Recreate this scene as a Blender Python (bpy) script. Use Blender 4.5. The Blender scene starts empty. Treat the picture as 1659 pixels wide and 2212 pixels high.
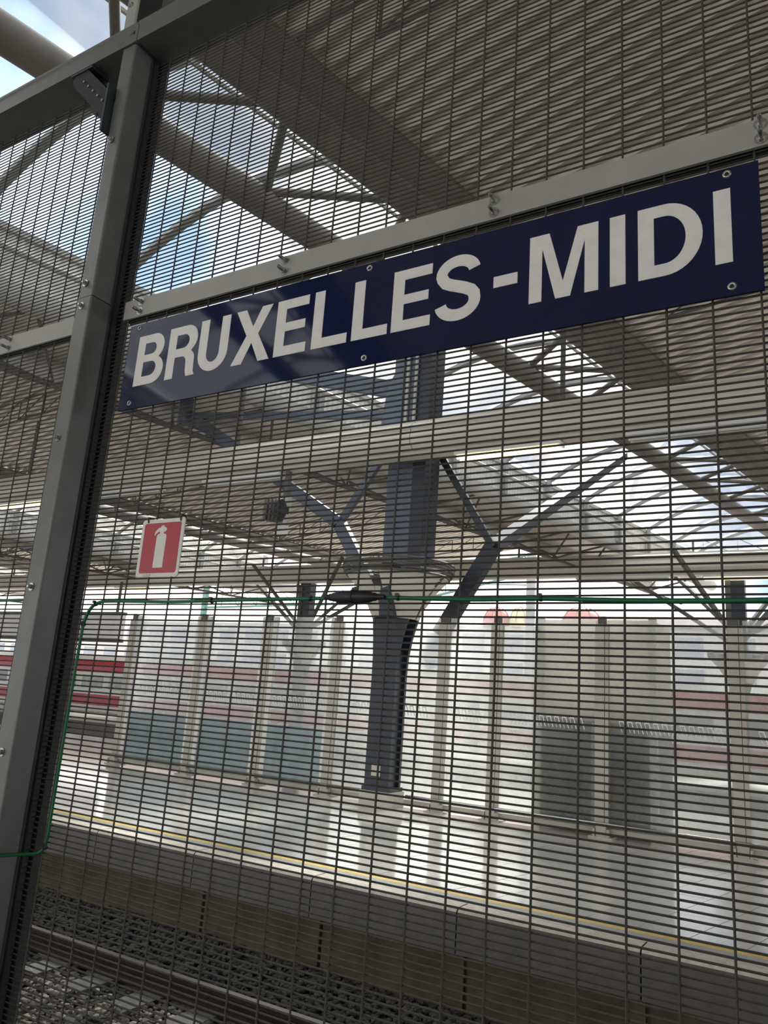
import bpy, math, random
import numpy as np
from mathutils import Vector, Matrix

random.seed(7)
S = bpy.context.scene
COL = S.collection

# ------------------------------------------------------------------ camera
F_PX = 1669.15
cam_d = bpy.data.cameras.new('camera')
cam = bpy.data.objects.new('camera', cam_d)
COL.objects.link(cam)
S.camera = cam
RIGHT = Vector((0.85919659, 0.50696116, 0.06907679))
UP = Vector((0.06278085, -0.23845027, 0.96912333))
FWD = Vector((-0.50777927, 0.82833076, 0.23670312))
EYE = Vector((1.6156, -1.3158, 1.6))
rm = Matrix((RIGHT, UP, -FWD)).transposed().to_4x4()
cam.matrix_world = Matrix.Translation(EYE) @ rm
cam_d.sensor_fit = 'VERTICAL'
cam_d.sensor_height = 36.0
cam_d.lens = 36.0 * F_PX / 2212.0
cam_d.clip_start = 0.05
cam_d.clip_end = 900

# ------------------------------------------------------------------ sky, sun, exposure
W = bpy.data.worlds.new('sky')
S.world = W
W.use_nodes = True
wn = W.node_tree
wn.nodes.clear()
wo = wn.nodes.new('ShaderNodeOutputWorld')
wb = wn.nodes.new('ShaderNodeBackground')
tc = wn.nodes.new('ShaderNodeTexCoord')
nz = wn.nodes.new('ShaderNodeTexNoise')
nz.inputs['Scale'].default_value = 2.0
nz.inputs['Detail'].default_value = 5
rp = wn.nodes.new('ShaderNodeValToRGB')
rp.color_ramp.elements[0].position = 0.36
rp.color_ramp.elements[0].color = (0.20, 0.31, 0.50, 1)
rp.color_ramp.elements[1].position = 0.54
rp.color_ramp.elements[1].color = (1.0, 0.975, 0.93, 1)
mp_ = wn.nodes.new('ShaderNodeMapping')
mp_.inputs['Location'].default_value = (6.92, 0.0, 0.0)
wn.links.new(tc.outputs['Generated'], mp_.inputs['Vector'])
wn.links.new(mp_.outputs['Vector'], nz.inputs['Vector'])
wn.links.new(nz.outputs['Fac'], rp.inputs['Fac'])
wn.links.new(rp.outputs['Color'], wb.inputs['Color'])
wb.inputs['Strength'].default_value = 2.6
wn.links.new(wb.outputs['Background'], wo.inputs['Surface'])

sun_d = bpy.data.lights.new('sun', 'SUN')
sun_d.energy = 9.0
sun_d.angle = math.radians(13)
sun_d.color = (1.0, 0.95, 0.86)
sun = bpy.data.objects.new('sun', sun_d)
COL.objects.link(sun)
sun.location = (0, 40, 30)
sun.rotation_euler = Vector((0.11, -1.0, -1.0)).to_track_quat('-Z', 'Y').to_euler()

S.view_settings.view_transform = 'Standard'
S.view_settings.look = 'None'
S.view_settings.gamma = 1.0
S.view_settings.use_curve_mapping = False
S.view_settings.exposure = 0.0

# ------------------------------------------------------------------ materials
MATS = {}


def mat(name, col, rough=0.6, metal=0.0, var=0.12, scale=6.0, bump=0.0, spec=0.5, coat=0.0, emit=0.0):
    m = bpy.data.materials.new(name)
    m.use_nodes = True
    nt = m.node_tree
    b = nt.nodes['Principled BSDF']
    b.inputs['Roughness'].default_value = rough
    b.inputs['Metallic'].default_value = metal
    b.inputs['Specular IOR Level'].default_value = spec
    b.inputs['Coat Weight'].default_value = coat
    b.inputs['Coat Roughness'].default_value = 0.04
    t = nt.nodes.new('ShaderNodeTexCoord')
    n = nt.nodes.new('ShaderNodeTexNoise')
    n.inputs['Scale'].default_value = scale
    n.inputs['Detail'].default_value = 6
    n.inputs['Roughness'].default_value = 0.65
    r = nt.nodes.new('ShaderNodeValToRGB')
    r.color_ramp.elements[0].position = 0.3
    r.color_ramp.elements[1].position = 0.7
    r.color_ramp.elements[0].color = tuple(max(0, c * (1 - var)) for c in col) + (1,)
    r.color_ramp.elements[1].color = tuple(min(1, c * (1 + var)) for c in col) + (1,)
    nt.links.new(t.outputs['Object'], n.inputs['Vector'])
    nt.links.new(n.outputs['Fac'], r.inputs['Fac'])
    nt.links.new(r.outputs['Color'], b.inputs['Base Color'])
    if bump:
        bp = nt.nodes.new('ShaderNodeBump')
        bp.inputs['Strength'].default_value = bump
        bp.inputs['Distance'].default_value = 0.01
        nt.links.new(n.outputs['Fac'], bp.inputs['Height'])
        nt.links.new(bp.outputs['Normal'], b.inputs['Normal'])
    if emit:
        b.inputs['Emission Color'].default_value = tuple(col) + (1,)
        b.inputs['Emission Strength'].default_value = emit
    MATS[name] = m
    return m


def glassmat(name, tint, clear, haze, rough=0.03, gloss=0.1, through=0.5):
    """A pane: part clear, part a dusty film, plus a surface reflection."""
    m = bpy.data.materials.new(name)
    m.use_nodes = True
    nt = m.node_tree
    nt.nodes.clear()
    o = nt.nodes.new('ShaderNodeOutputMaterial')
    tr = nt.nodes.new('ShaderNodeBsdfTransparent')
    tr.inputs['Color'].default_value = tuple(tint) + (1,)
    df = nt.nodes.new('ShaderNodeBsdfDiffuse')
    df.inputs['Color'].default_value = tuple(haze) + (1,)
    tl = nt.nodes.new('ShaderNodeBsdfTranslucent')
    tl.inputs['Color'].default_value = tuple(haze) + (1,)
    a = nt.nodes.new('ShaderNodeMixShader')
    a.inputs[0].default_value = through
    nt.links.new(df.outputs[0], a.inputs[1])
    nt.links.new(tl.outputs[0], a.inputs[2])
    t = nt.nodes.new('ShaderNodeTexCoord')
    n = nt.nodes.new('ShaderNodeTexNoise')
    n.inputs['Scale'].default_value = 3.0
    n.inputs['Detail'].default_value = 8
    mr = nt.nodes.new('ShaderNodeMapRange')
    mr.inputs['From Min'].default_value = 0.3
    mr.inputs['From Max'].default_value = 0.7
    mr.inputs['To Min'].default_value = max(0, (1 - clear) * 0.8)
    mr.inputs['To Max'].default_value = min(1, (1 - clear) * 1.2)
    nt.links.new(t.outputs['Object'], n.inputs['Vector'])
    nt.links.new(n.outputs['Fac'], mr.inputs['Value'])
    b = nt.nodes.new('ShaderNodeMixShader')
    nt.links.new(mr.outputs[0], b.inputs[0])
    nt.links.new(tr.outputs[0], b.inputs[1])
    nt.links.new(a.outputs[0], b.inputs[2])
    gl = nt.nodes.new('ShaderNodeBsdfGlossy')
    gl.inputs['Roughness'].default_value = rough
    c = nt.nodes.new('ShaderNodeMixShader')
    fr = nt.nodes.new('ShaderNodeFresnel')
    fr.inputs['IOR'].default_value = 1.35
    mu = nt.nodes.new('ShaderNodeMath')
    mu.operation = 'MULTIPLY'
    mu.inputs[1].default_value = gloss * 10
    nt.links.new(fr.outputs[0], mu.inputs[0])
    nt.links.new(mu.outputs[0], c.inputs[0])
    nt.links.new(b.outputs[0], c.inputs[1])
    nt.links.new(gl.outputs[0], c.inputs[2])
    nt.links.new(c.outputs[0], o.inputs['Surface'])
    MATS[name] = m
    return m


mat('wire', (0.062, 0.056, 0.047), 0.55, 0.0, 0.35, 60, 0.25)
mat('galv', (0.175, 0.177, 0.168), 0.42, 0.35, 0.10, 14, 0.03)
mat('galv_dark', (0.040, 0.050, 0.055), 0.45, 0.1, 0.15, 14)
mat('bar', (0.40, 0.39, 0.355), 0.5, 0.1, 0.07, 10, 0.02)
mat('steel', (0.52, 0.52, 0.50), 0.25, 0.9, 0.1, 40)
mat('rubber', (0.012, 0.012, 0.013), 0.6, 0, 0.3, 30)
mat('sign_blue', (0.0065, 0.012, 0.056), 0.05, 0, 0.12, 9, 0, 0.5, 0.0)
mat('sign_white', (0.88, 0.865, 0.80), 0.35, 0, 0.06, 25)
mat('sign_red', (0.52, 0.045, 0.06), 0.35, 0, 0.06, 25)
mat('ink', (0.02, 0.02, 0.025), 0.6, 0, 0.1, 40)
mat('cable_green', (0.008, 0.14, 0.055), 0.4, 0, 0.2, 20)
mat('black_plastic', (0.015, 0.015, 0.017), 0.45, 0, 0.2, 40)
mat('deck', (0.70, 0.66, 0.585), 0.7, 0, 0.12, 0.9)
mat('tube', (0.15, 0.137, 0.118), 0.6, 0, 0.25, 1.5)
mat('tube_pale', (0.46, 0.455, 0.43), 0.5, 0, 0.12, 2)
mat('fascia', (0.82, 0.81, 0.78), 0.5, 0, 0.06, 2)
mat('rib', (0.30, 0.31, 0.31), 0.45, 0.1, 0.12, 3)
mat('truss', (0.11, 0.105, 0.095), 0.6, 0, 0.2, 3)
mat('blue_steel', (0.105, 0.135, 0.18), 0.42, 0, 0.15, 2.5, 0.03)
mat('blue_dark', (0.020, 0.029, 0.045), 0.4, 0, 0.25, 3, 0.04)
mat('cream', (0.60, 0.57, 0.48), 0.5, 0, 0.06, 2)
mat('post_beige', (0.52, 0.49, 0.42), 0.5, 0, 0.08, 3)
mat('duct', (0.62, 0.585, 0.505), 0.38, 0, 0.06, 1.2)
mat('tile', (0.74, 0.72, 0.68), 0.10, 0, 0.08, 2.0, 0.012)
mat('grout', (0.22, 0.21, 0.19), 0.8, 0, 0.2, 8)
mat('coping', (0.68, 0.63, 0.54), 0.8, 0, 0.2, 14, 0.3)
mat('strip_grey', (0.42, 0.43, 0.44), 0.5, 0, 0.12, 10)
mat('yellow', (0.80, 0.58, 0.16), 0.6, 0, 0.15, 12)
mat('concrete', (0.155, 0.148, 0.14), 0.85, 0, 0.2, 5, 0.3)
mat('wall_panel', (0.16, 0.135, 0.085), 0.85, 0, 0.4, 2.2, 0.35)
mat('ballast_base', (0.045, 0.042, 0.040), 0.95, 0, 0.4, 30, 0.5)
mat('rail_top', (0.55, 0.53, 0.49), 0.28, 0.9, 0.1, 20)
mat('rail_rust', (0.055, 0.032, 0.022), 0.8, 0.1, 0.35, 25, 0.2)
mat('sleeper', (0.16, 0.155, 0.145), 0.85, 0, 0.2, 12, 0.3)
mat('train_white', (0.72, 0.72, 0.71), 0.4, 0, 0.05, 1)
mat('train_red', (0.42, 0.02, 0.035), 0.35, 0, 0.12, 1)
mat('train_dark', (0.05, 0.05, 0.055), 0.5, 0, 0.2, 2)
mat('train_glass', (0.13, 0.15, 0.14), 0.1, 0, 0.5, 1.5)
mat('lamp_lit', (1.0, 0.90, 0.55), 0.5, 0, 0.02, 2, emit=1.5)
mat('lamp_off', (0.72, 0.72, 0.70), 0.4, 0, 0.04, 2)
mat('cabinet', (0.085, 0.08, 0.06), 0.45, 0, 0.25, 1.5)
mat('cabinet_pale', (0.50, 0.47, 0.40), 0.5, 0, 0.10, 1.2)
mat('building', (0.62, 0.60, 0.58), 0.8, 0, 0.12, 0.1)
mat('building_roof', (0.36, 0.33, 0.33), 0.8, 0, 0.2, 0.3)
mat('pane_far', (0.36, 0.39, 0.44), 0.15, 0, 0.3, 0.2)
mat('dome_red', (0.62, 0.27, 0.25), 0.6, 0, 0.15, 0.4)
mat('dome_yellow', (0.78, 0.70, 0.42), 0.6, 0, 0.15, 0.4)
mat('gantry', (0.13, 0.26, 0.23), 0.6, 0, 0.1, 1)
mat('ground', (0.30, 0.28, 0.26), 0.95, 0, 0.25, 0.6, 0.2)
mat('near_floor', (0.40, 0.385, 0.355), 0.5, 0, 0.1, 2)
mat('marking', (0.90, 0.91, 0.92), 0.5, 0, 0.02, 3)
glassmat('roof_glass', (0.94, 0.98, 1.0), 0.93, (0.8, 0.85, 0.9), 0.05, 0.06)
glassmat('screen_glass', (0.95, 0.97, 0.97), 0.72, (0.88, 0.88, 0.87), 0.06, 0.06, 0.85)
glassmat('screen_teal', (0.74, 0.83, 0.86), 0.35, (0.56, 0.64, 0.65), 0.12, 0.06, 0.8)
glassmat('frosted', (0.9, 0.88, 0.83), 0.35, (0.76, 0.735, 0.67), 0.2, 0.03, 0.7)


def stone_material():
    m = bpy.data.materials.new('ballast_stone')
    m.use_nodes = True
    nt = m.node_tree
    b = nt.nodes['Principled BSDF']
    b.inputs['Roughness'].default_value = 0.9
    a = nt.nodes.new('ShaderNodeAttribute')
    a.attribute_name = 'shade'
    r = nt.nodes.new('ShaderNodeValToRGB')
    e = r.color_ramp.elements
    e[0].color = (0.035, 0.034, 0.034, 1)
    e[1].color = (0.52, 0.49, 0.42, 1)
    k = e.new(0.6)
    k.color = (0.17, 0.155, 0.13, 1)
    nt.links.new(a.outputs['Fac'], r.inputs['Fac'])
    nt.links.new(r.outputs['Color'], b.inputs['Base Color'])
    MATS['ballast_stone'] = m


stone_material()

# ------------------------------------------------------------------ builders
WL = {}


def wloc(o):
    return WL.get(o.name, Vector((0, 0, 0)))


def tag(o, label=None, cat=None, group=None, kind=None):
    if label:
        o['label'] = label
    if cat:
        o['category'] = cat
    if group:
        o['group'] = group
    if kind:
        o['kind'] = kind
    return o


def thing(name, loc, label, cat, group=None, kind=None):
    o = bpy.data.objects.new(name, None)
    o.empty_display_size = 0.1
    o.location = loc
    COL.objects.link(o)
    WL[o.name] = Vector(loc)
    return tag(o, label, cat, group, kind)


def place(name, mesh, parent=None, loc=(0, 0, 0)):
    """Link a mesh object whose local origin stands at world LOC."""
    o = bpy.data.objects.new(name, mesh)
    COL.objects.link(o)
    loc = Vector(loc)
    if parent is not None:
        o.parent = parent
        o.location = loc - wloc(parent)
    else:
        o.location = loc
    WL[o.name] = loc
    return o


def clone(o, parent, loc):
    c = o.copy()
    COL.objects.link(c)
    c.parent = parent
    c.location = Vector(loc) - (wloc(parent) if parent else Vector((0, 0, 0)))
    WL[c.name] = Vector(loc)
    return c


class MB:
    def __init__(s):
        s.v, s.f, s.sm = [], [], []

    def add(s, vs, fs, smooth=False):
        k = len(s.v)
        s.v += [tuple(v) for v in vs]
        s.f += [tuple(i + k for i in f) for f in fs]
        s.sm += [smooth] * len(fs)
        return s

    def box(s, x0, x1, y0, y1, z0, z1):
        vs = [(x, y, z) for z in (z0, z1) for y in (y0, y1) for x in (x0, x1)]
        return s.add(vs, [(0, 2, 3, 1), (4, 5, 7, 6), (0, 1, 5, 4), (2, 6, 7, 3), (0, 4, 6, 2), (1, 3, 7, 5)])

    def frame(s, p0, p1, ref=(0, 0, 1)):
        d = (Vector(p1) - Vector(p0)).normalized()
        r = Vector(ref)
        if abs(d.dot(r)) > 0.98:
            r = Vector((1, 0, 0)) if abs(d.x) < 0.9 else Vector((0, 1, 0))
        a = d.cross(r).normalized()
        return d, a, a.cross(d).normalized()

    def beam(s, p0, p1, w, h, ref=(0, 0, 1)):
        p0, p1 = Vector(p0), Vector(p1)
        d, a, b = s.frame(p0, p1, ref)
        vs = []
        for p in (p0, p1):
            for i, j in ((-1, -1), (1, -1), (1, 1), (-1, 1)):
                vs.append(p + a * (i * w / 2) + b * (j * h / 2))
        return s.add(vs, [(3, 2, 1, 0), (4, 5, 6, 7), (0, 1, 5, 4), (1, 2, 6, 5), (2, 3, 7, 6), (3, 0, 4, 7)])

    def tube(s, pts, r, n=8, caps=True):
        pts = [Vector(p) for p in pts]
        rs = r if isinstance(r, (list, tuple)) else [r] * len(pts)
        rings = []
        prev = None
        for i, p in enumerate(pts):
            t = (pts[min(i + 1, len(pts) - 1)] - pts[max(i - 1, 0)]).normalized()
            if prev is None:
                _, a, b = s.frame((0, 0, 0), t)
            else:
                a = (prev - t * prev.dot(t)).normalized()
                b = a.cross(t).normalized()
            prev = a
            rings.append([p + (a * math.cos(2 * math.pi * k / n) + b * math.sin(2 * math.pi * k / n)) * rs[i] for k in range(n)])
        vs = [q for rg in rings for q in rg]
        fs = []
        for i in range(len(pts) - 1):
            for k in range(n):
                k2 = (k + 1) % n
                fs.append((i * n + k, i * n + k2, (i + 1) * n + k2, (i + 1) * n + k))
        s.add(vs, fs, n >= 8)
        if caps:
            m = len(pts) - 1
            s.add(rings[0], [tuple(range(n - 1, -1, -1))])
            s.add(rings[m], [tuple(range(n))])
        return s

    def prism(s, poly, d0, d1, axis='y'):
        """Extrude a 2-D polygon: axis y takes (x, z), axis x takes (y, z), axis z takes (x, y)."""
        n = len(poly)

        def mk(a, b, d):
            return {'y': (a, d, b), 'x': (d, a, b), 'z': (a, b, d)}[axis]
        vs = [mk(a, b, d0) for a, b in poly] + [mk(a, b, d1) for a, b in poly]
        fs = [tuple(range(n)), tuple(range(2 * n - 1, n - 1, -1))]
        for i in range(n):
            j = (i + 1) % n
            fs.append((i, i + n, j + n, j))
        return s.add(vs, fs)

    def lathe(s, prof, c=(0, 0, 0), n=24, a0=0.0, a1=2 * math.pi):
        full = abs(a1 - a0 - 2 * math.pi) < 1e-6
        m = n if full else n + 1
        vs = []
        for i in range(m):
            a = a0 + (a1 - a0) * i / n
            for r, z in prof:
                vs.append((c[0] + r * math.cos(a), c[1] + r * math.sin(a), c[2] + z))
        k = len(prof)
        fs = []
        for i in range(n):
            j = (i + 1) % m
            for q in range(k - 1):
                fs.append((i * k + q, j * k + q, j * k + q + 1, i * k + q + 1))
        return s.add(vs, fs, True)

    def mesh(s, name, m, org=(0, 0, 0)):
        me = bpy.data.meshes.new(name)
        ox, oy, oz = org
        me.from_pydata([(x - ox, y - oy, z - oz) for x, y, z in s.v], [], s.f)
        if any(s.sm):
            me.polygons.foreach_set('use_smooth', s.sm)
        mm = MATS[m] if isinstance(m, str) else m
        me.materials.append(mm)
        me.update()
        return me

    def build(s, name, m, parent=None, org=None):
        if org is None:
            if parent is not None:
                org = wloc(parent)
            else:
                xs = list(zip(*s.v))
                org = Vector(((min(xs[0]) + max(xs[0])) / 2, (min(xs[1]) + max(xs[1])) / 2, min(xs[2])))
        return place(name, s.mesh(name, m, org), parent, org)


def arc(cx, cz, rx, rz, a0, a1, n=14):
    return [(cx + rx * math.cos(math.radians(a0 + (a1 - a0) * i / n)), cz + rz * math.sin(math.radians(a0 + (a1 - a0) * i / n))) for i in range(n + 1)]


def solid(name, m, parent, *boxes):
    b = MB()
    for q in boxes:
        b.box(*q)
    return b.build(name, m, parent)


def structure(o, label, cat):
    return tag(o, label, cat, kind='structure')


# ================================================================== THE SETTING
# roof coordinates: lines run at 11.5 degrees to the tracks
SK = 0.2034


def rp3(u, v, z):
    return (u + SK * v, v, z)


YE = 4.98           # opposite platform edge
PLAT_X0, PLAT_X1 = -46.0, 6.0

# ---- ground
g = MB().box(-140, 60, -40, 200, -1.5, -1.16).build('ground', 'ground')
structure(g, 'grey gravel ground under the tracks and platforms', 'ground')

# ---- the platform the photographer stands on
nf = MB().box(-30, 12, -9, 0.28, -0.14, 0.0).build('floor', 'near_floor')
structure(nf, 'pale paved platform floor on the near side of the mesh fence', 'floor')
nw = MB().box(-30, 12, -9, 0.22, -1.16, -0.14).build('wall_near', 'concrete')
structure(nw, 'concrete base wall below the near platform floor', 'wall')

sw = MB().box(5.6, 5.8, -8.0, -0.3, 0.0, 3.3).build('shading_wall', 'concrete')  # out-of-view wall, added to darken the right face of the fence post
structure(sw, 'unseen grey wall added beyond the right edge to shade the fence post', 'wall')

# ---- opposite platform: slab, tiles, coping, wall panels
plat = thing('platform', (-5, 10, -1.16), 'opposite station platform with glossy tiles and a yellow safety line', 'platform', kind='structure')
solid('platform_slab', 'grout', plat, (PLAT_X0, PLAT_X1, 5.25, 14.6, -1.16, -0.012))
solid('safety_strip', 'strip_grey', plat, (PLAT_X0, PLAT_X1, YE + 0.22, YE + 0.41, -0.3, -0.001))
solid('yellow_line', 'yellow', plat, (PLAT_X0, PLAT_X1, YE + 0.41, YE + 0.54, -0.3, 0.0))
solid('far_coping', 'coping', plat, (PLAT_X0, PLAT_X1, 14.6, 14.9, -0.34, 0.0))
# tiles
TW, TD = 0.40, 0.80
y_rows = [YE + 0.545 + i * TD for i in range(12)]
tiles = []
for y0 in y_rows:
    y1 = min(y0 + TD, 14.6)
    if y1 - y0 < 0.1:
        continue
    for i in range(-130, 25):
        u0 = i * TW - 0.715
        xm = u0 + 0.2 + SK * (y0 + y1) / 2
        if PLAT_X0 + 0.3 < xm < PLAT_X1 - 0.4:
            tiles.append((u0, y0, y1, xm))
JG = 0.004


def px_of(q):
    d = Vector(q) - EYE
    k = d.dot(FWD)
    if k <= 0.05:
        return None
    return (829.5 + F_PX * d.dot(RIGHT) / k, 1106 - F_PX * d.dot(UP) / k)


def tile_mb(u0, y0, y1):
    c = [(u0 + JG + SK * (y0 + JG), y0 + JG), (u0 + TW - JG + SK * (y0 + JG), y0 + JG),
         (u0 + TW - JG + SK * (y1 - JG), y1 - JG), (u0 + JG + SK * (y1 - JG), y1 - JG)]
    return c


def tile_seen(t):
    q = px_of((t[3], (t[1] + t[2]) / 2, 0))
    if q is None or not (-60 < q[0] < 1720 and 0 < q[1] < 2280):
        return 0
    return 1.0 / (Vector((t[3], (t[1] + t[2]) / 2, 0)) - EYE).length


ranked = sorted(tiles, key=tile_seen, reverse=True)
near, rest = ranked[:300], ranked[300:]
t_mesh = {}
for u0, y0, y1, xm in near:
    key = round(y1 - y0, 3)
    if key not in t_mesh:
        t_mesh[key] = MB().prism(tile_mb(u0, y0, y1), -0.02, 0.0, 'z').mesh('floor_tile', 'tile', (u0 + SK * y0, y0, 0))
    place('floor_tile', t_mesh[key], plat, (u0 + SK * y0, y0, random.uniform(-0.0006, 0.0006)))
b = MB()
for u0, y0, y1, xm in rest:
    b.prism(tile_mb(u0, y0, y1), -0.02, 0.0, 'z')
tag(b.build('floor_tiles', 'tile', plat), kind='stuff')
# coping blocks and wall panels, 1.45 m apart
CB = 1.4575
cop = wpm = None
xs0 = 0.18 - 30 * CB
for i in range(34):
    x0 = xs0 + i * CB
    if x0 + CB > PLAT_X1 + 0.1:
        break
    if cop is None:
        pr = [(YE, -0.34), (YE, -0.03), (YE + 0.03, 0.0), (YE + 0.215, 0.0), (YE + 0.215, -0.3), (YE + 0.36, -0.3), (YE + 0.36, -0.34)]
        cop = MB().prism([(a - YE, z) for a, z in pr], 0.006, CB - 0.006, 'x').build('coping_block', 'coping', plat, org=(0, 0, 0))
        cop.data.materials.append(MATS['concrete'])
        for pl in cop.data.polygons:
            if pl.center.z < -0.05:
                pl.material_index = 1  # top paler, front darker: backlighting put into the block's two colours
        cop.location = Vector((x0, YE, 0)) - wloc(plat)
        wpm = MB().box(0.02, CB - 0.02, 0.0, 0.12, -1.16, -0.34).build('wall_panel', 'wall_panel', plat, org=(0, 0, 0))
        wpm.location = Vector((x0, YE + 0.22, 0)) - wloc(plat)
    else:
        clone(cop, plat, (x0, YE, 0))
        clone(wpm, plat, (x0, YE + 0.22, random.uniform(-0.004, 0.004)))

# ---- second platform, far side of the next track
p2 = thing('platform', (-20, 24, -1.16), 'distant station platform with a pale floor in front of the red and white train', 'platform', kind='structure')
solid('platform_floor', 'near_floor', p2, (-75, 8, 21.55, 26.9, -0.12, 0.0))
solid('platform_wall', 'concrete', p2, (-75, 8, 21.6, 26.9, -1.16, -0.12))
solid('edge_ledge', 'concrete', p2, (-75, 8, 21.45, 21.6, -0.62, -0.40))

# ================================================================== TRACK
RY, RZ = 4.03, -0.72
trk = thing('railway_track', (-8, 3.28, -1.16), 'railway track with steel rails on concrete sleepers below the opposite platform', 'track')
prof = [(-0.036, 0), (-0.036, -0.035), (-0.010, -0.05), (-0.009, -0.13), (-0.07, -0.148), (-0.07, -0.16),
        (0.07, -0.16), (0.07, -0.148), (0.009, -0.13), (0.010, -0.05), (0.036, -0.035), (0.036, 0)]
for yy in (RY, RY - 1.505):
    r = MB().prism([(yy + a, RZ + z) for a, z in prof], -40, 6, 'x').build('rail', 'rail_rust', trk)
    MB().box(-40, 6, yy - 0.033, yy + 0.033, RZ - 0.004, RZ + 0.0015).build('rail_head', 'rail_top', r, org=wloc(trk))
slp = None
for i in range(40):
    x0 = -21.6 + i * 0.583
    if slp is None:
        slp = MB().box(-0.12, 0.12, -1.25, 1.25, -0.2, 0.0).build('sleeper', 'sleeper', trk, org=(0, 0, 0))
        slp.location = Vector((x0, RY - 0.75, RZ - 0.16)) - wloc(trk)
    else:
        clone(slp, trk, (x0, RY - 0.75, RZ - 0.16))

# ballast: bed plus loose stones in one heap nobody could count
b = MB()
nx, ny = 60, 26


def bed_h(x, y):
    h = -0.93
    if y > RY + 0.15:
        h += 0.10 * min(1, (y - RY - 0.15) / 0.6)
    return h + 0.012 * math.sin(x * 5.1 + y * 3) + 0.01 * math.sin(y * 11 + x)


vs = [(-24 + 30 * i / nx, 0.25 + (YE + 0.22 - 0.25) * j / ny, 0) for i in range(nx + 1) for j in range(ny + 1)]
vs = [(x, y, bed_h(x, y) - 0.01) for x, y, _ in vs]
b.add(vs, [(i * (ny + 1) + j, (i + 1) * (ny + 1) + j, (i + 1) * (ny + 1) + j + 1, i * (ny + 1) + j + 1) for i in range(nx) for j in range(ny)])
bed = tag(b.build('ballast_bed', 'ballast_base'), 'dark bed of ballast between the near and opposite platforms', 'ballast', kind='stuff')
rng = np.random.default_rng(5)
ico = np.array([(0, 0, 1), (0.894, 0, 0.447), (0.276, 0.851, 0.447), (-0.724, 0.526, 0.447), (-0.724, -0.526, 0.447), (0.276, -0.851, 0.447),
                (0.724, 0.526, -0.447), (-0.276, 0.851, -0.447), (-0.894, 0, -0.447), (-0.276, -0.851, -0.447), (0.724, -0.526, -0.447), (0, 0, -1)])
icf = np.array([(0, 1, 2), (0, 2, 3), (0, 3, 4), (0, 4, 5), (0, 5, 1), (1, 6, 2), (2, 7, 3), (3, 8, 4), (4, 9, 5), (5, 10, 1),
                (1, 10, 6), (2, 6, 7), (3, 7, 8), (4, 8, 9), (5, 9, 10), (11, 7, 6), (11, 8, 7), (11, 9, 8), (11, 10, 9), (11, 6, 10)])
NS = 20000
sv, sf, shade = [], [], []
cnt = 0
for i in range(NS):
    x = -9.5 + 10.5 * rng.random()
    y = 2.2 + 3.0 * rng.random()
    on_slp = (abs(((x + 21.6) / 0.583 + 0.5) % 1 - 0.5) * 0.583 < 0.13) and (RY - 2.0 < y < RY + 0.5)
    if abs(y - RY) < 0.09 or abs(y - RY + 1.505) < 0.09 or (on_slp and y > RY - 0.47 and y < RY + 0.3):
        continue
    s3 = rng.uniform(0.014, 0.032) * np.array([1.2, 1.0, 0.75]) * (0.8 + 0.4 * rng.random(3))
    q = ico * (1 + 0.35 * (rng.random((12, 1)) - 0.5)) * s3
    a = rng.random() * 6.28
    ca, sa = math.cos(a), math.sin(a)
    q = np.stack([q[:, 0] * ca - q[:, 1] * sa, q[:, 0] * sa + q[:, 1] * ca, q[:, 2]], 1)
    q += np.array([x, y, max(bed_h(x, y), -0.885 if on_slp else -9) + 0.012 + 0.02 * rng.random()])
    sv.append(q)
    sf.append(icf + 12 * cnt)
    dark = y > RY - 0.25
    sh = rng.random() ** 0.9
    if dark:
        sh *= 0.42  # stones near the platform wall darkened, its shadow painted into their tone
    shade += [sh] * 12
    cnt += 1
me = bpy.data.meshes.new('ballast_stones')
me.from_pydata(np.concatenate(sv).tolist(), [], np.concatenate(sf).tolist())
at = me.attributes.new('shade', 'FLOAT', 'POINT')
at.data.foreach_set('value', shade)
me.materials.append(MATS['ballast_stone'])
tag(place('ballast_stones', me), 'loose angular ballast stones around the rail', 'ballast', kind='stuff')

# ================================================================== ROOF
V0, V1 = -36.0, 34.0
ZA = 8.42          # centre of the high tubes
ZC = 7.34          # centre of the low tubes
PER = 22.0
BAYS = [0, -1, -2, -3]
where = {0: 'above the sign', -1: 'behind the extinguisher notice', -2: 'at far left', -3: 'farthest left'}


def deck_z(t):
    return 8.70 + 2.1 * t - 1.3 * t * t


for k in [3, 2, 1] + BAYS:
    du = k * PER
    # corrugated deck from the high tube B to the low tube D of the next bay
    b = MB()
    NU = 16
    vs_, prof_ = [], [(0.0, 0.0), (0.12, 0.0), (0.135, -0.14), (0.245, -0.14)]
    vv = []
    v = V0
    while v < V1:
        for dv, dz in prof_:
            vv.append((v + dv, dz))
        v += 0.26
    for (v, dz) in vv:
        for i in range(NU + 1):
            t = i / NU
            vs_.append(rp3(-4.3 + 13.5 * t + du, v - 13.5 * (t - 0.5) * SK / (1 + SK * SK), deck_z(t) + dz))
    n1 = NU + 1
    fs_ = [(j * n1 + i, j * n1 + i + 1, (j + 1) * n1 + i + 1, (j + 1) * n1 + i) for j in range(len(vv) - 1) for i in range(NU)]
    b.add(vs_, fs_)
    dk = b.build('ceiling', 'deck')
    structure(dk, {3: 'third roof deck beyond the right edge', 2: 'second roof deck beyond the right edge', 1: 'first roof deck beyond the right edge', 0: 'beige corrugated roof deck filling the upper right', -1: 'beige corrugated roof deck left of the column', -2: 'distant corrugated roof deck at far left', -3: 'most distant corrugated roof deck at far left'}[k], 'roof deck')

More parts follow.
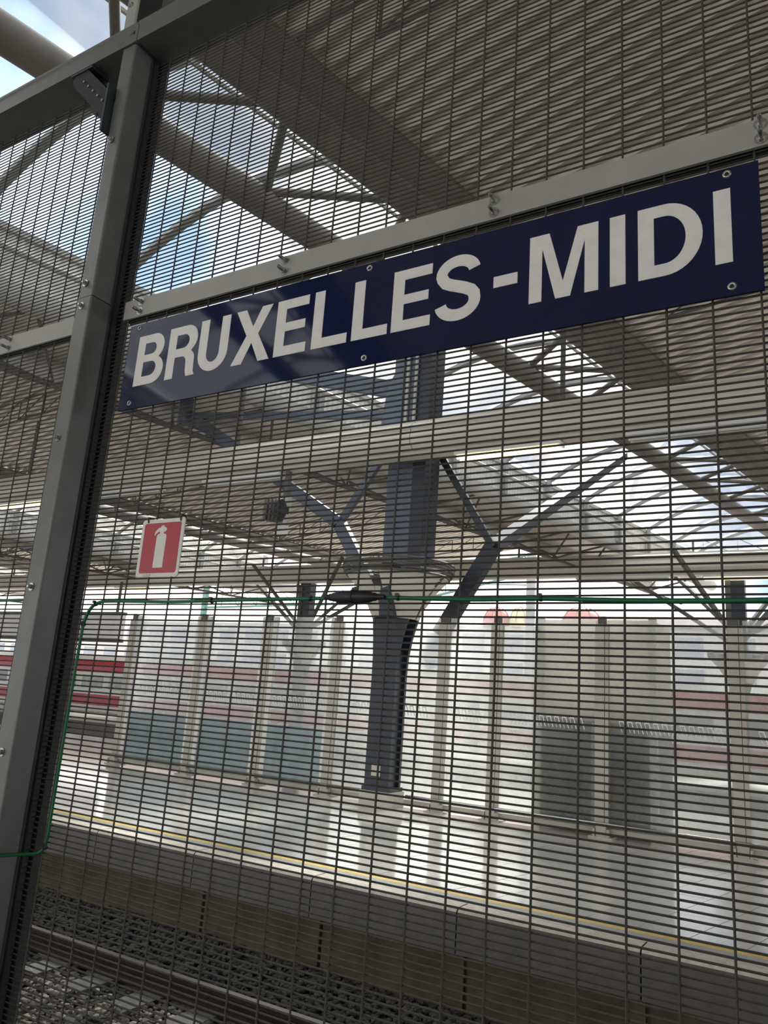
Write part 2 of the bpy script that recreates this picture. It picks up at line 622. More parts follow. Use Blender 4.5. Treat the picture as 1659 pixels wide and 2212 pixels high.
for k in [1] + BAYS:
    du = k * PER
    wh = where.get(k, 'beyond the right edge')
    # high girder: tubes A and B with lattice between
    ga = thing('lattice_girder', rp3(-5.4 + du, 10, ZA - 0.3), 'high pair of big grey roof tubes with lattice bars ' + wh, 'girder', 'high roof girders')
    L = [rp3(-6.45 + du, V0, ZA), rp3(-6.45 + du, V1, ZA)]
    MB().tube(L, 0.22, 16).build('tube', 'tube', ga)
    MB().tube([rp3(-4.75 + du, V0, ZA + 0.1), rp3(-4.75 + du, V1, ZA + 0.1)], 0.24, 16).build('tube', 'tube', ga)
    MB().beam(rp3(-4.22 + du, V0, ZA + 0.06), rp3(-4.22 + du, V1, ZA + 0.06), 0.5, 0.06).build('gutter_ledge', 'tube', ga)
    MB().tube([rp3(-5.7 + du, V0, ZA + 0.62), rp3(-5.7 + du, V1, ZA + 0.62)], 0.035, 6).build('purlin', 'rib', ga)
    if k >= -2:
        first = None
        nv = 0
        v = V0 + 0.5
        while v < V1 - 2.5:
            for (ua, va, za, ub, vb, zb) in ((-6.35, v, ZA + 0.12, -4.85, v + 1.15, ZA + 0.2), (-4.85, v + 1.15, ZA + 0.2, -6.35, v + 2.3, ZA + 0.12)):
                m = MB().tube([rp3(ua + du, va, za), rp3(ub + du, vb, zb)], 0.062, 8)
                m.build('lattice_bar', 'tube', ga)
            v += 2.3
    # low girder: tubes C and D
    gc = thing('lattice_girder', rp3(-11.4 + du, 10, ZC - 0.3), 'low pair of pale roof tubes with dark lattice ' + wh, 'girder', 'low roof girders')
    MB().tube([rp3(-10.25 + du, V0, ZC), rp3(-10.25 + du, V1, ZC)], 0.21, 16).build('tube', 'tube_pale', gc)
    MB().tube([rp3(-12.75 + du, V0, ZC), rp3(-12.75 + du, V1, ZC)], 0.21, 16).build('tube', 'tube_pale', gc)
    MB().tube([rp3(-11.5 + du, V0, ZC - 0.75), rp3(-11.5 + du, V1, ZC - 0.75)], 0.06, 8).build('bottom_chord', 'truss', gc)
    if k >= -2:
        v = V0 + 0.5
        while v < V1 - 2.5:
            for e in (-10.25, -12.75):
                MB().tube([rp3(e + du, v, ZC - 0.1), rp3(-11.5 + du, v + 1.2, ZC - 0.75), rp3(e + du, v + 2.4, ZC - 0.1)], 0.035, 6).build('lattice_bar', 'truss', gc)
            v += 2.4
    # closing strip of deck between C and D
    MB().beam(rp3(-11.5 + du, V0, ZC + 0.28), rp3(-11.5 + du, V1, ZC + 0.28), 2.7, 0.03).build('closing_sheet', 'deck', gc)
    MB().beam(rp3(-12.8 + du, V0, 8.55), rp3(-12.8 + du, V1, 8.55), 0.04, 1.85).build('closing_wall', 'deck', gc)
    # white corrugated fascia left of the glass
    fz0, fz1 = 7.42, 8.26
    fa = thing('fascia_wall', rp3(-10.1 + du, 10, fz0), 'white ribbed upstand along the left side of the roof glass ' + wh, 'fascia', 'ribbed fascias of the rooflights')
    b = MB()
    vs_ = []
    v = V0
    j = 0
    while v < V1:
        off = 0.0 if j % 2 == 0 else 0.035
        for (dv, o2) in ((0, off), (0.05, off)):
            x, y, _ = rp3(-10.12 + du + o2, v + dv, 0)
            vs_ += [(x, y, fz0), (x, y, fz1)]
        v += 0.07
        j += 1
    n = len(vs_) // 2
    b.add(vs_, [(2 * i, 2 * i + 2, 2 * i + 3, 2 * i + 1) for i in range(n - 1)])
    b.build('ribbed_sheet', 'fascia', fa)
    MB().beam(rp3(-10.08 + du, V0, fz1), rp3(-10.08 + du, V1, fz1), 0.14, 0.10).build('edge_beam', 'tube_pale', fa)
    MB().tube([rp3(-9.9 + du, V0, 7.86), rp3(-9.9 + du, V1, 7.86)], 0.055, 8).build('rail_pipe', 'tube_pale', fa)
    v = V0 + 1.0
    pm = None
    while v < V1:
        if pm is None:
            pm = MB().box(-0.05, 0.05, -0.09, 0.09, 7.35, fz1 + 0.05).build('upright', 'rib', fa, org=(0, 0, 0))
            x, y, _ = rp3(-9.95 + du, v, 0)
            pm.location = Vector((x, y, 0)) - wloc(fa)
        else:
            x, y, _ = rp3(-9.95 + du, v, 0)
            clone(pm, fa, (x, y, 0))
        v += 2.3
    # glazed rooflight: arched ribs and one pane between each pair of ribs
    sk = thing('rooflight', rp3(-7.5 + du, 10, 8.2), 'arched glass rooflight with curved grey ribs ' + wh, 'rooflight', 'rooflights between the girders')

    def arch(t):
        return -10.0 + 5.4 * t, 8.30 + 0.55 * t + 0.95 * 4 * t * (1 - t) * 0.75

    rib = pane = None
    v = V0 + 1.0
    while v < V1 - 2.2:
        if rib is None:
            pts = [arch(i / 12) for i in range(13)]
            rm_ = MB()
            for i in range(12):
                rm_.beam(rp3(pts[i][0], 0, pts[i][1]), rp3(pts[i + 1][0], 0, pts[i + 1][1]), 0.09, 0.14, (0, 1, 0))
            rib = rm_.build('rib', 'rib', sk, org=(0, 0, 0))
            pm_ = MB()
            vs_ = []
            for i in range(13):
                vs_ += [rp3(pts[i][0], 0.04, pts[i][1] + 0.08), rp3(pts[i][0], 2.26, pts[i][1] + 0.08)]
            pm_.add(vs_, [(2 * i, 2 * i + 2, 2 * i + 3, 2 * i + 1) for i in range(12)], True)
            pane = pm_.build('glass_pane', 'roof_glass', sk, org=(0, 0, 0))
            x, y, _ = rp3(du, v, 0)
            rib.location = Vector((x, y, 0)) - wloc(sk)
            pane.location = Vector((x, y, 0)) - wloc(sk)
        else:
            x, y, _ = rp3(du, v, 0)
            clone(rib, sk, (x, y, 0))
            clone(pane, sk, (x, y, 0))
        v += 2.3

# slender trusses hung under the deck
for k in BAYS[:3]:
    du = k * PER
    for n, v in enumerate((4.0, 11.0, 18.0, 25.0, 31.0)):
        tr = thing('roof_truss', rp3(2 + du, v, 7.6), ('nearest', 'second nearest', 'third nearest', 'second farthest', 'farthest')[n] + ' slim dark truss crossing under the roof deck ' + where[k], 'truss', 'slim trusses below the roof deck')
        N = 12
        top = [rp3(-4 + 13 * i / N + du, v, deck_z(i / N) - 0.12) for i in range(N + 1)]
        bot = [(x, y, z - 0.62) for x, y, z in top[1:-1]]
        MB().tube(top, 0.03, 6).build('top_chord', 'truss', tr)
        MB().tube(bot, 0.03, 6).build('bottom_chord', 'truss', tr)
        wbm = MB()
        for i in range(1, N):
            wbm.tube([top[i], bot[i - 1]], 0.02, 5)
            wbm.tube([top[i + 1], bot[i - 1]], 0.016, 5)
        wbm.build('web', 'truss', tr)

# ================================================================== PLATFORM COLUMNS


def column(loc, label, detailed=True):
    X, Y = loc
    c = thing('platform_column', (X, Y, 0), label, 'column', 'roof columns')
    k = 1.0
    # pedestal
    solid('pedestal', 'cream', c, (X - 0.27, X + 0.27, Y - 0.22, Y + 0.24, 0, 0.24))
    solid('base_plate', 'blue_dark', c, (X - 0.25, X + 0.25, Y - 0.2, Y + 0.22, 0.24, 0.30))
    # H-shaped shaft that flares towards the capital
    b = MB()

    def fl(z):
        return 0.0 if z < 2.0 else 0.20 * ((z - 2.0) / 1.0) ** 2
    zs = [0.3, 1.0, 2.0, 2.3, 2.6, 2.8, 2.98]
    for yy0, yy1 in ((Y - 0.18, Y - 0.12), (Y + 0.14, Y + 0.2)):
        poly = [(X - 0.22 - fl(z) * 0.35, z) for z in zs] + [(X + 0.22 + fl(z), z) for z in reversed(zs)]
        b.prism(poly[::-1], yy0, yy1, 'y')
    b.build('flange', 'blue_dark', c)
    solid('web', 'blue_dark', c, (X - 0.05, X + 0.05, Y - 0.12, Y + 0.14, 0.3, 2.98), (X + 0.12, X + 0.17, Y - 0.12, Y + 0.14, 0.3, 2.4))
    if detailed:
        solid('notice_plate', 'cream', c, (X - 0.10, X + 0.06, Y - 0.186, Y - 0.181, 0.46, 0.62))
    # inverted cone of cream sheets
    for a0, a1 in ((math.radians(-178), math.radians(-96)), (math.radians(-82), math.radians(-4)), (math.radians(2), math.radians(176))):
        b = MB()
        b.lathe([(0.38, 2.90), (0.47, 3.1), (0.66, 3.38), (0.84, 3.58), (0.82, 3.58), (0.64, 3.38), (0.45, 3.1), (0.36, 2.90)], (X + 0.05, Y, 0), 12, a0, a1)
        b.build('capital_sheet', 'cream', c)
    solid('capital_spine', 'blue_dark', c, (X + 0.10, X + 0.26, Y - 0.62, Y - 0.30, 2.9, 3.75))
    b = MB()
    for rr, zz in ((0.86, 3.60), (0.90, 3.65), (0.92, 3.70), (0.92, 3.75), (0.92, 3.80)):
        pts = [(X + 0.05 + rr * math.cos(a), Y + rr * math.sin(a), zz) for a in [2 * math.pi * i / 28 for i in range(29)]]
        b.tube(pts, 0.021, 5, False)
    b.build('spike_ring', 'truss', c)
    solid('capital_floor', 'truss', c, (X - 0.5, X + 0.55, Y - 0.5, Y + 0.5, 3.52, 3.56))
    if not detailed:
        solid('upper_shaft', 'blue_dark', c, (X - 0.24, X + 0.30, Y - 0.2, Y + 0.2, 3.56, 6.3))
        solid('shaft_panel', 'truss', c, (X - 0.27, X - 0.10, Y - 0.24, Y - 0.2, 3.56, 6.2))
        for dx, dy, z0_, dz in ((-4.2, 1.0, 4.0, 6.9), (-2.6, 2.5, 4.4, 7.1), (-1.5, -2.0, 4.2, 6.8), (1.6, 2.2, 4.2, 6.9), (2.9, -1.8, 4.0, 7.0), (4.6, 0.6, 4.2, 6.8)):
            MB().beam((X, Y, z0_), (X + dx, Y + dy, dz), 0.12, 0.12).build('branch', 'truss', c)
        return c
    # upper shaft
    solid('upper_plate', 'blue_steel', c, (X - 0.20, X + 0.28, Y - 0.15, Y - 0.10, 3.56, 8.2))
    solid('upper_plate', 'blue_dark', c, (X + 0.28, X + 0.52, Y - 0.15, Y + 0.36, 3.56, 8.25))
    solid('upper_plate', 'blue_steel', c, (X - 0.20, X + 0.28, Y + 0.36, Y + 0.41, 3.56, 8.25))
    for s_ in (-0.10, 0.10):
        MB().tube([(X + 0.18 + s_ * 0.8, Y - 0.19, 5.6), (X + 0.18 + s_ * 0.8, Y - 0.19, 8.2)], 0.03, 8).build('conduit', 'tube_pale', c)
    # rounded blue head plate above the duct
    hp = [(X - 0.55, 5.7), (X - 0.42, 6.3), (X - 0.34, 7.0), (X - 0.2, 7.25), (X - 0.05, 7.1), (X - 0.02, 5.7)]
    MB().prism(hp, Y - 0.14, Y - 0.08, 'y').build('head_plate', 'blue_steel', c)
    # branches: kinked arms, V braces and flat ties
    yb = Y + 0.1

    def arm(name, pts, w, h, m):
        bb = MB()
        for p_, q_ in zip(pts, pts[1:]):
            bb.beam((X + p_[0], yb + p_[2], p_[1]), (X + q_[0], yb + q_[2], q_[1]), w, h, (0, 1, 0))
        bb.build(name, m, c)
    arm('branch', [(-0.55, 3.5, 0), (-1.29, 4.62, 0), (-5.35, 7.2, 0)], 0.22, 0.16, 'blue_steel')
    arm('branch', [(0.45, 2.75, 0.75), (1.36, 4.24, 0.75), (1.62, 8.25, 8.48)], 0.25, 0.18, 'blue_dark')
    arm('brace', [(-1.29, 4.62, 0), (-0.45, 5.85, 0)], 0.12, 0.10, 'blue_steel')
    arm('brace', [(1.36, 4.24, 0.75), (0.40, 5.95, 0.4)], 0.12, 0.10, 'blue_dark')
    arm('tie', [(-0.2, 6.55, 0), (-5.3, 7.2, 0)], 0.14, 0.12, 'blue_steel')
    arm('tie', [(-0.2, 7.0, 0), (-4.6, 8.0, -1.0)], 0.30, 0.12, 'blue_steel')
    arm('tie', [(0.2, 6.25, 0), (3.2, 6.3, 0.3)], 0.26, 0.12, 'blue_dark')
    solid('branch_shoe', 'blue_steel', c, (X - 5.55, X - 5.35, Y - 0.1, Y + 0.1, 6.95, 7.75))
    return c


column((-4.82, 9.70), 'dark blue steel column with cream cone capital standing on the opposite platform')
column((-1.45, 25.5), 'distant dark column behind the glass screen at the right edge', False)
column((-18.4, 25.5), 'distant dark column seen through the left end of the glass screen', False)

# ================================================================== SERVICE DUCTS AND LIGHTS


def duct(Y, z0, label, x0, x1, joints, k=1.0):
    d = thing('service_duct', ((x0 + x1) / 2, Y, z0), label, 'duct', 'cream ducts hung along the platforms')
    pr = [(-0.20, 0.02), (-0.30, 0.10), (-0.33, 0.20), (-0.30, 0.31), (-0.33, 0.34), (-0.26, 0.43), (-0.18, 0.47), (-0.18, 0.50), (0.22, 0.50), (0.33, 0.30), (0.30, 0.08), (0.2, 0.02)]
    edges = [x0] + list(joints) + [x1]
    for a, c in zip(edges, edges[1:]):
        MB().prism([(Y + p * k, z0 + q * k) for p, q in pr], a + 0.006, c - 0.006, 'x').build('duct_section', 'duct', d)
    MB().box(x0, x1, Y - 0.10 * k, Y + 0.12 * k, z0 - 0.05 * k, z0 + 0.03 * k).build('lamp_trough', 'duct', d)
    n = int((x1 - x0) / 6)
    for i in range(n + 1):
        xx = x0 + 0.5 + i * (x1 - x0 - 1) / n
        MB().box(xx - 0.03, xx + 0.03, Y + 0.1, Y + 0.16, z0 + 0.45 * k, ZC + 0.1).build('hanger', 'truss', d)
    return d


def lamp(x0, x1, Y, z, lit, label, k=1.0):
    o = thing('fluorescent_light', ((x0 + x1) / 2, Y, z), label, 'light', 'strip lights under the ducts')
    solid('housing', 'lamp_off', o, (x0, x1, Y - 0.12 * k, Y + 0.12 * k, z + 0.04 * k, z + 0.10 * k))
    MB().tube([(x0 + 0.03, Y - 0.06 * k, z + 0.01), (x1 - 0.03, Y - 0.06 * k, z + 0.01)], 0.035 * k, 8).build('lamp_tube', 'lamp_lit' if lit else 'lamp_off', o)
    MB().tube([(x0 + 0.03, Y + 0.06 * k, z + 0.01), (x1 - 0.03, Y + 0.06 * k, z + 0.01)], 0.035 * k, 8).build('lamp_tube', 'lamp_lit' if lit else 'lamp_off', o)
    return o


duct(9.02, 5.47, 'cream rounded service duct running across in front of the blue column', -34, 5.0, (-26.2, -18.4, -11.2, -4.15, 1.2))
lamp(-3.45, -1.78, 9.0, 5.31, True, 'glowing strip light under the near duct just right of the blue column')
lamp(-0.85, 2.2, 9.0, 5.31, False, 'unlit white strip light under the near duct at the right edge')
lamp(-8.7, -6.86, 9.0, 5.31, False, 'unlit white strip light under the near duct left of the blue column')
lamp(-12.2, -9.9, 9.0, 5.31, False, 'unlit white strip light under the near duct above the extinguisher notice')
lamp(-15.2, -13.3, 9.0, 5.31, True, 'glowing strip light under the near duct behind the fence post')
duct(25.2, 6.33, 'distant cream service duct above the second platform', -70, 10, (-58, -46, -34, -22, -10, 2), 1.35)
lamp(-2.35, 1.8, 25.2, 6.13, True, 'glowing strip light under the far duct at the right edge', 1.3)
lamp(-30.2, -28.0, 25.2, 6.13, True, 'glowing strip light under the far duct below the extinguisher notice', 1.3)
lamp(-17.0, -15.4, 25.2, 6.13, True, 'glowing strip light under the far duct just left of the column capital', 1.3)
lamp(-6.5, -3.4, 25.2, 6.13, False, 'unlit strip light under the far duct between the two columns', 1.3)

# hanging loudspeaker left of the column
hs = thing('loudspeaker', (-6.75, 9.0, 4.4), 'dark round loudspeaker hanging on a pole below the near duct', 'loudspeaker')
solid('pole', 'truss', hs, (-6.78, -6.70, 8.97, 9.05, 4.85, 5.47))
b = MB()
b.tube([(-7.02, 8.82, 4.70), (-6.94, 8.88, 4.70), (-6.80, 8.98, 4.70), (-6.70, 9.06, 4.70)], [0.19, 0.21, 0.21, 0.10], 14)
b.build('horn', 'black_plastic', hs)
b = MB()
for i in range(4):
    b.tube([(-7.04 + i * 0.05, 8.80 + i * 0.04, 4.70), (-7.02 + i * 0.05, 8.82 + i * 0.04, 4.70)], 0.215, 14)
b.build('rings', 'truss', hs)
solid('bracket', 'tube_pale', hs, (-6.72, -6.66, 8.95, 9.07, 4.45, 4.95))
solid('mount_plate', 'fascia', hs, (-6.98, -6.72, 9.10, 9.12, 4.30, 4.62), (-7.05, -6.75, 9.10, 9.12, 4.78, 4.98))

# ================================================================== GLASS SCREEN ON THE OPPOSITE PLATFORM
SY = 10.0
KS = (SY - EYE.y) / (9.7 - EYE.y)


def sx(x):
    return EYE.x + (x - EYE.x) * KS


posts = [sx(x) for x in (-10.88, -8.98, -7.38, -5.87, -3.85, -2.97, -1.39, 0.33, 2.1)]
STOP = 1.6 + (2.93 - 1.6) * KS
gsn = thing('glass_screen', (-4, SY, 0), 'tall dusty glass windbreak with beige posts along the middle of the opposite platform', 'screen')
pp = pc = fm = None
for i, x in enumerate(posts):
    wide = 0.10
    if pp is None:
        pp = MB().box(-0.085, 0.045, -0.05, 0.05, 0.0, STOP - 0.07).box(0.052, 0.10, -0.04, 0.05, 0.0, STOP - 0.07).build('post', 'post_beige', gsn, org=(0, 0, 0))
        pc = MB().box(-0.05, 0.06, -0.035, 0.035, STOP - 0.07, STOP + 0.04).build('post_cap', 'truss', gsn, org=(0, 0, 0))
        fm = MB().box(-0.14, 0.18, -0.16, 0.12, 0.0, 0.02).box(-0.05, 0.09, -0.12, -0.05, 0.02, 0.19).box(-0.09, -0.06, -0.14, -0.05, 0.02, 0.12).box(0.10, 0.13, -0.14, -0.05, 0.02, 0.12).build('foot_clamp', 'post_beige', gsn, org=(0, 0, 0))
        for o in (pp, pc, fm):
            o.location = Vector((x, SY, 0)) - wloc(gsn)
    else:
        clone(pp, gsn, (x, SY, 0))
        clone(pc, gsn, (x, SY, 0))
        clone(fm, gsn, (x, SY, 0))
for i in range(len(posts) - 1):
    a, c = posts[i] + 0.10, posts[i + 1] - 0.09
    if i < 3:
        solid('glass_pane', 'screen_teal', gsn, (a, c, SY - 0.008, SY + 0.008, 0.12, 1.05))
        solid('glass_pane', 'screen_glass', gsn, (a, c, SY - 0.008, SY + 0.008, 1.05, STOP))
        solid('pane_frame', 'fascia', gsn, (a, a + 0.10, SY - 0.03, SY + 0.03, 0.1, STOP))
        solid('pane_frame', 'fascia', gsn, (c - 0.06, c, SY - 0.03, SY + 0.03, 0.1, STOP))
    else:
        solid('glass_pane', 'screen_glass', gsn, (a, c, SY - 0.008, SY + 0.008, 0.12, STOP))
    b = MB()
    x = a + 0.14
    while x < c - 0.16:
        z0, z1 = 1.40, 1.54
        sl = 0.04
        b.add([(x, SY - 0.0095, z1), (x + 0.008, SY - 0.0095, z1), (x + 0.008 + sl, SY - 0.0095, z0), (x + sl, SY - 0.0095, z0)], [(0, 3, 2, 1)])
        b.add([(x + 0.055, SY - 0.0095, z1), (x + 0.068, SY - 0.0095, z1), (x + 0.068 + sl, SY - 0.0095, z0), (x + 0.055 + sl, SY - 0.0095, z0)], [(0, 3, 2, 1)])
        b.add([(x, SY - 0.0095, z1 + 0.014), (x + 0.068, SY - 0.0095, z1 + 0.014), (x + 0.068, SY - 0.0095, z1), (x, SY - 0.0095, z1)], [(0, 3, 2, 1)])
        x += 0.115
    b.build('hoop_marking', 'marking', gsn)
MB().tube([(posts[0] - 0.35, SY - 0.09, 0.17), (-5.15, SY - 0.09, 0.17)], 0.032, 8).build('kick_rail', 'steel', gsn)
MB().tube([(-4.5, SY - 0.09, 0.17), (posts[-1], SY - 0.09, 0.17)], 0.032, 8).build('kick_rail', 'steel', gsn)
MB().box(posts[0], posts[-1], SY - 0.02, SY + 0.02, 0.06, 0.12).build('bottom_rail', 'post_beige', gsn)

# cabinet behind the screen, dark below and pale above
cb = thing('lift_enclosure', (-1.65, 10.8, 0), 'tall box behind the glass screen, dark lower panels and pale upper panels', 'lift')
cx0, cx1 = sx(-2.36), sx(-0.73)
solid('lower_panel', 'cabinet', cb, (cx0, cx1, 10.2, 11.4, 0.05, 1.52))
solid('upper_panel', 'frosted', cb, (cx0, cx1, 10.2, 10.215, 1.56, 2.98))
solid('upper_panel', 'frosted', cb, (cx0, cx1, 11.385, 11.4, 1.56, 2.98))
solid('side_panel', 'frosted', cb, (cx0, cx0 + 0.015, 10.215, 11.385, 1.56, 2.98))
solid('side_panel', 'frosted', cb, (cx1 - 0.015, cx1, 10.215, 11.385, 1.56, 2.98))
solid('middle_rail', 'post_beige', cb, (cx0 - 0.01, cx1 + 0.01, 10.18, 11.4, 1.52, 1.56))
solid('corner_post', 'cabinet_pale', cb, (cx0 - 0.04, cx0 + 0.06, 10.15, 10.25, 0, 3.0))
solid('corner_post', 'cabinet_pale', cb, (cx1 - 0.06, cx1 + 0.04, 10.15, 10.25, 0, 3.0))
solid('door_strip', 'cabinet_pale', cb, (cx0 + 0.80, cx0 + 0.96, 10.17, 10.2, 0.1, 1.5))

# ================================================================== TRAIN


def carriage(x0, x1, label):
    t = thing('train_carriage', ((x0 + x1) / 2, 29, -0.9), label, 'train', 'carriages of the red and white train')
    Y = 27.5
    pr = [(Y, -0.1), (Y, 2.3), (Y + 0.12, 2.62), (Y + 0.5, 2.95), (Y + 2.4, 2.95), (Y + 2.8, 2.6), (Y + 2.85, -0.1)]
    MB().prism(pr, x0, x1, 'x').build('body', 'train_white', t)
    solid('lower_band', 'train_red', t, (x0, x1, Y - 0.015, Y + 0.05, 0.30, 0.86))
    MB().prism([(Y - 0.02, 2.02), (Y - 0.02, 2.32), (Y + 0.11, 2.66), (Y + 0.14, 2.66), (Y + 0.05, 2.02)], x0, x1, 'x').build('upper_band', 'train_red', t)
    solid('underframe', 'train_dark', t, (x0 + 0.2, x1 - 0.2, Y + 0.2, Y + 2.6, -0.75, -0.1))
    n = int((x1 - x0 - 2) / 2.2)
    wm = None
    for i in range(n):
        xw = x0 + 1.2 + i * 2.2
        if wm is None:
            wm = MB().box(0, 1.7, -0.012, 0.02, 1.18, 1.86).build('window', 'train_glass', t, org=(0, 0, 0))
            wm.location = Vector((xw, Y, 0)) - wloc(t)
        else:
            clone(wm, t, (xw, Y, 0))
    for xd in (x0 + 0.35, x1 - 0.95):
        solid('door', 'train_dark', t, (xd, xd + 0.6, Y - 0.018, Y + 0.02, 0.1, 2.0))
    b = MB()
    for bx in (x0 + 3.5, x1 - 3.5):
        for w_ in (-1.2, 1.2):
            b.tube([(bx + w_, Y + 0.5, -0.62), (bx + w_, Y + 0.62, -0.62)], 0.42, 16)
            b.tube([(bx + w_, Y + 2.2, -0.62), (bx + w_, Y + 2.32, -0.62)], 0.42, 16)
    b.build('wheels', 'train_dark', t)


carriage(-90.0, -64.6, 'farthest left carriage of the red and white train')
carriage(-64.0, -38.6, 'red and white train carriage just left of the fence post')
carriage(-38.0, -12.6, 'red and white train carriage seen right of the fence post')
carriage(-12.0, 8.4, 'red and white train carriage behind the right half of the glass screen')

# cream board hung above the second platform at the left
hb = thing('hanging_board', (-38, 24.6, 3.45), 'long blank cream board hanging under the far duct left of the glass screen', 'board')
solid('board', 'fascia', hb, (-58, -28.6, 24.5, 24.7, 3.62, 4.75))
solid('lower_trim', 'truss', hb, (-58, -28.6, 24.45, 24.75, 3.44, 3.60))
solid('upper_trim', 'tube', hb, (-58, -28.6, 24.45, 24.75, 4.75, 4.90))
solid('hanger', 'truss', hb, (-57, -56.9, 24.55, 24.65, 4.9, 6.4), (-43, -42.9, 24.55, 24.65, 4.9, 6.4), (-29.2, -29.1, 24.55, 24.65, 4.9, 6.4))

# ================================================================== BEYOND THE STATION
bd = thing('building', (-20, 64, -1.16), 'long pale building with rows of windows beyond the train', 'building')
solid('wall', 'building', bd, (-120, 40, 62, 74, -1.16, 8.6))
MB().prism([(61.5, 8.6), (63.5, 9.9), (72.5, 9.9), (74.5, 8.6)], -16, 40, 'x').build('roof', 'building_roof', bd)
wm = None
for i in range(44):
    for zz in (1.2, 4.0, 6.4):
        x = -118 + i * 3.6
        if wm is None:
            wm = MB().box(0, 2.0, -0.08, 0.05, 0, 1.5).build('window', 'pane_far', bd, org=(0, 0, 0))
            wm.location = Vector((x, 62, zz)) - wloc(bd)
        else:
            clone(wm, bd, (x, 62, zz))


def dome(x, r, m, label):
    o = thing('domed_roof', (x, 62.8, 8.6), label, 'dome', 'domed roofs beyond the station')
    b = MB()
    b.lathe([(r, 0.0), (r, 0.35), (r * 0.94, 0.8), (r * 0.78, 1.25), (r * 0.5, 1.6), (r * 0.2, 1.75), (0.001, 1.8)], (x, 62.8, 8.55), 24)
    b.build('shell', m, o)
    b = MB()
    for i in range(8):
        a = i * math.pi / 4
        b.tube([(x + q * math.cos(a), 62.8 + q * math.sin(a), 8.58 + h) for q, h in ((r * 1.01, 0.35), (r * 0.95, 0.8), (r * 0.79, 1.25), (r * 0.51, 1.6), (0.05, 1.8))], 0.04, 5)
    b.build('seams', 'building_roof', o)


dome(-25.2, 1.25, 'dome_red', 'smaller pink-red dome beyond the station, left of the lamp post')
dome(-23.0, 1.0, 'dome_yellow', 'yellow dome beside the smaller red dome')
dome(-17.6, 1.7, 'dome_red', 'larger pink-red dome beyond the station, right of the lamp post')

mp = thing('mast', (-19.2, 55, -1.16), 'tall grey catenary mast beyond the train', 'mast')
solid('shaft', 'rib', mp, (-19.5, -18.9, 54.8, 55.2, -1.16, 13.5))
MB().tube([(-19.2, 55, 12.6), (-25.5, 55, 11.2)], 0.06, 6).build('arm', 'gantry', mp)
MB().tube([(-19.2, 55, 11.0), (-25.5, 55, 11.2)], 0.05, 6).build('arm', 'gantry', mp)
gt = thing('gantry', (-24, 50, -1.16), 'green lattice catenary gantry spanning beyond the roof end', 'gantry')
b = MB()
b.tube([(-48, 50, 8.6), (-27, 50, 9.0), (-14, 50, 11.8), (6, 50, 11.8)], 0.10, 6)
b.tube([(-48, 50, 10.6), (-27, 50, 10.8), (-14, 50, 12.9), (6, 50, 12.9)], 0.08, 6)
b.build('chords', 'gantry', gt)
b = MB()
for i in range(26):
    x = -46 + i * 2
    zb = np.interp(x, [-48, -27, -14, 6], [8.6, 9.0, 11.8, 11.8])
    zt = np.interp(x, [-48, -27, -14, 6], [10.6, 10.8, 12.9, 12.9])
    zb2 = np.interp(x + 2, [-48, -27, -14, 6], [8.6, 9.0, 11.8, 11.8])
    b.tube([(x, 50, zb), (x, 50, zt), (x + 2, 50, zb2)], 0.04, 5)
b.build('lattice', 'gantry', gt)
solid('leg', 'gantry', gt, (-48.2, -47.8, 49.8, 50.2, -1.16, 10.8))
solid('leg', 'gantry', gt, (5.8, 6.2, 49.8, 50.2, -1.16, 13.0))

# ================================================================== THE MESH FENCE
HP, VP = 0.0127, 0.0762
WR = 0.0020
ZB, ZT = 0.06, 3.487


def mesh_panel(x0, x1, xv0, label):
    f = thing('mesh_panel', ((x0 + x1) / 2, 0, ZB), label, 'fence', 'wire mesh panels')
    hm = MB().tube([(x0, 0, 0), (x1, 0, 0)], WR, 6, False).mesh('horizontal_wire', 'wire', (0, 0, 0))
    z = ZB
    while z < ZT - 0.001:
        place('horizontal_wire', hm, f, (0, random.uniform(-0.0003, 0.0003), z))
        z += HP
    vm = MB().tube([(0, 0, ZB - 0.005), (0, 0, ZT)], WR * 1.08, 6, False).mesh('vertical_wire', 'wire', (0, 0, 0))
    x = xv0
    while x < x1:
        place('vertical_wire', vm, f, (x, -0.0038, 0))
        x += VP
    return f


mesh_panel(-0.128, 2.36, -0.0762, 'dense dark wire mesh fence panel carrying the station sign')
mesh_panel(-2.62, -0.2, -2.62 + 0.01, 'dense dark wire mesh fence panel left of the grey post')


def bolt(parent, x, y, z, r=0.011, ln=0.022, flat=False):
    """washer with a bolt end standing out towards the viewer"""
    w = MB().tube([(x, y, z), (x, y - 0.002, z)], r, 16).tube([(x, y - 0.002, z), (x, y - 0.007, z)], r * 0.62, 6).build('bolt', 'steel', parent)
    b = MB()
    if flat:
        b.tube([(x, y - 0.007, z), (x, y - 0.012, z)], [r * 0.55, r * 0.3], 10)
    else:
        b.tube([(x, y - 0.006, z), (x, y - ln, z), (x, y - ln - 0.004, z)], [r * 0.42, r * 0.40, r * 0.12], 10)
    b.build('bolt_end', 'steel', w, org=wloc(parent))


# post
PX0, PX1, PY0, PY1 = -0.196, -0.137, -0.090, 0.030
pst = thing('fence_post', (-0.166, -0.03, 0), 'grey box steel fence post left of the station sign, bolts up its narrow face', 'post')


def bevel_box(x0, x1, y0, y1, z0, z1, r):
    poly = []
    for cx, cy, a in ((x1 - r, y1 - r, 0), (x0 + r, y1 - r, 90), (x0 + r, y0 + r, 180), (x1 - r, y0 + r, 270)):
        for i in range(4):
            t = math.radians(a + i * 30)
            poly.append((cx + r * math.cos(t), cy + r * math.sin(t)))
    return MB().prism(poly, z0, z1, 'z')


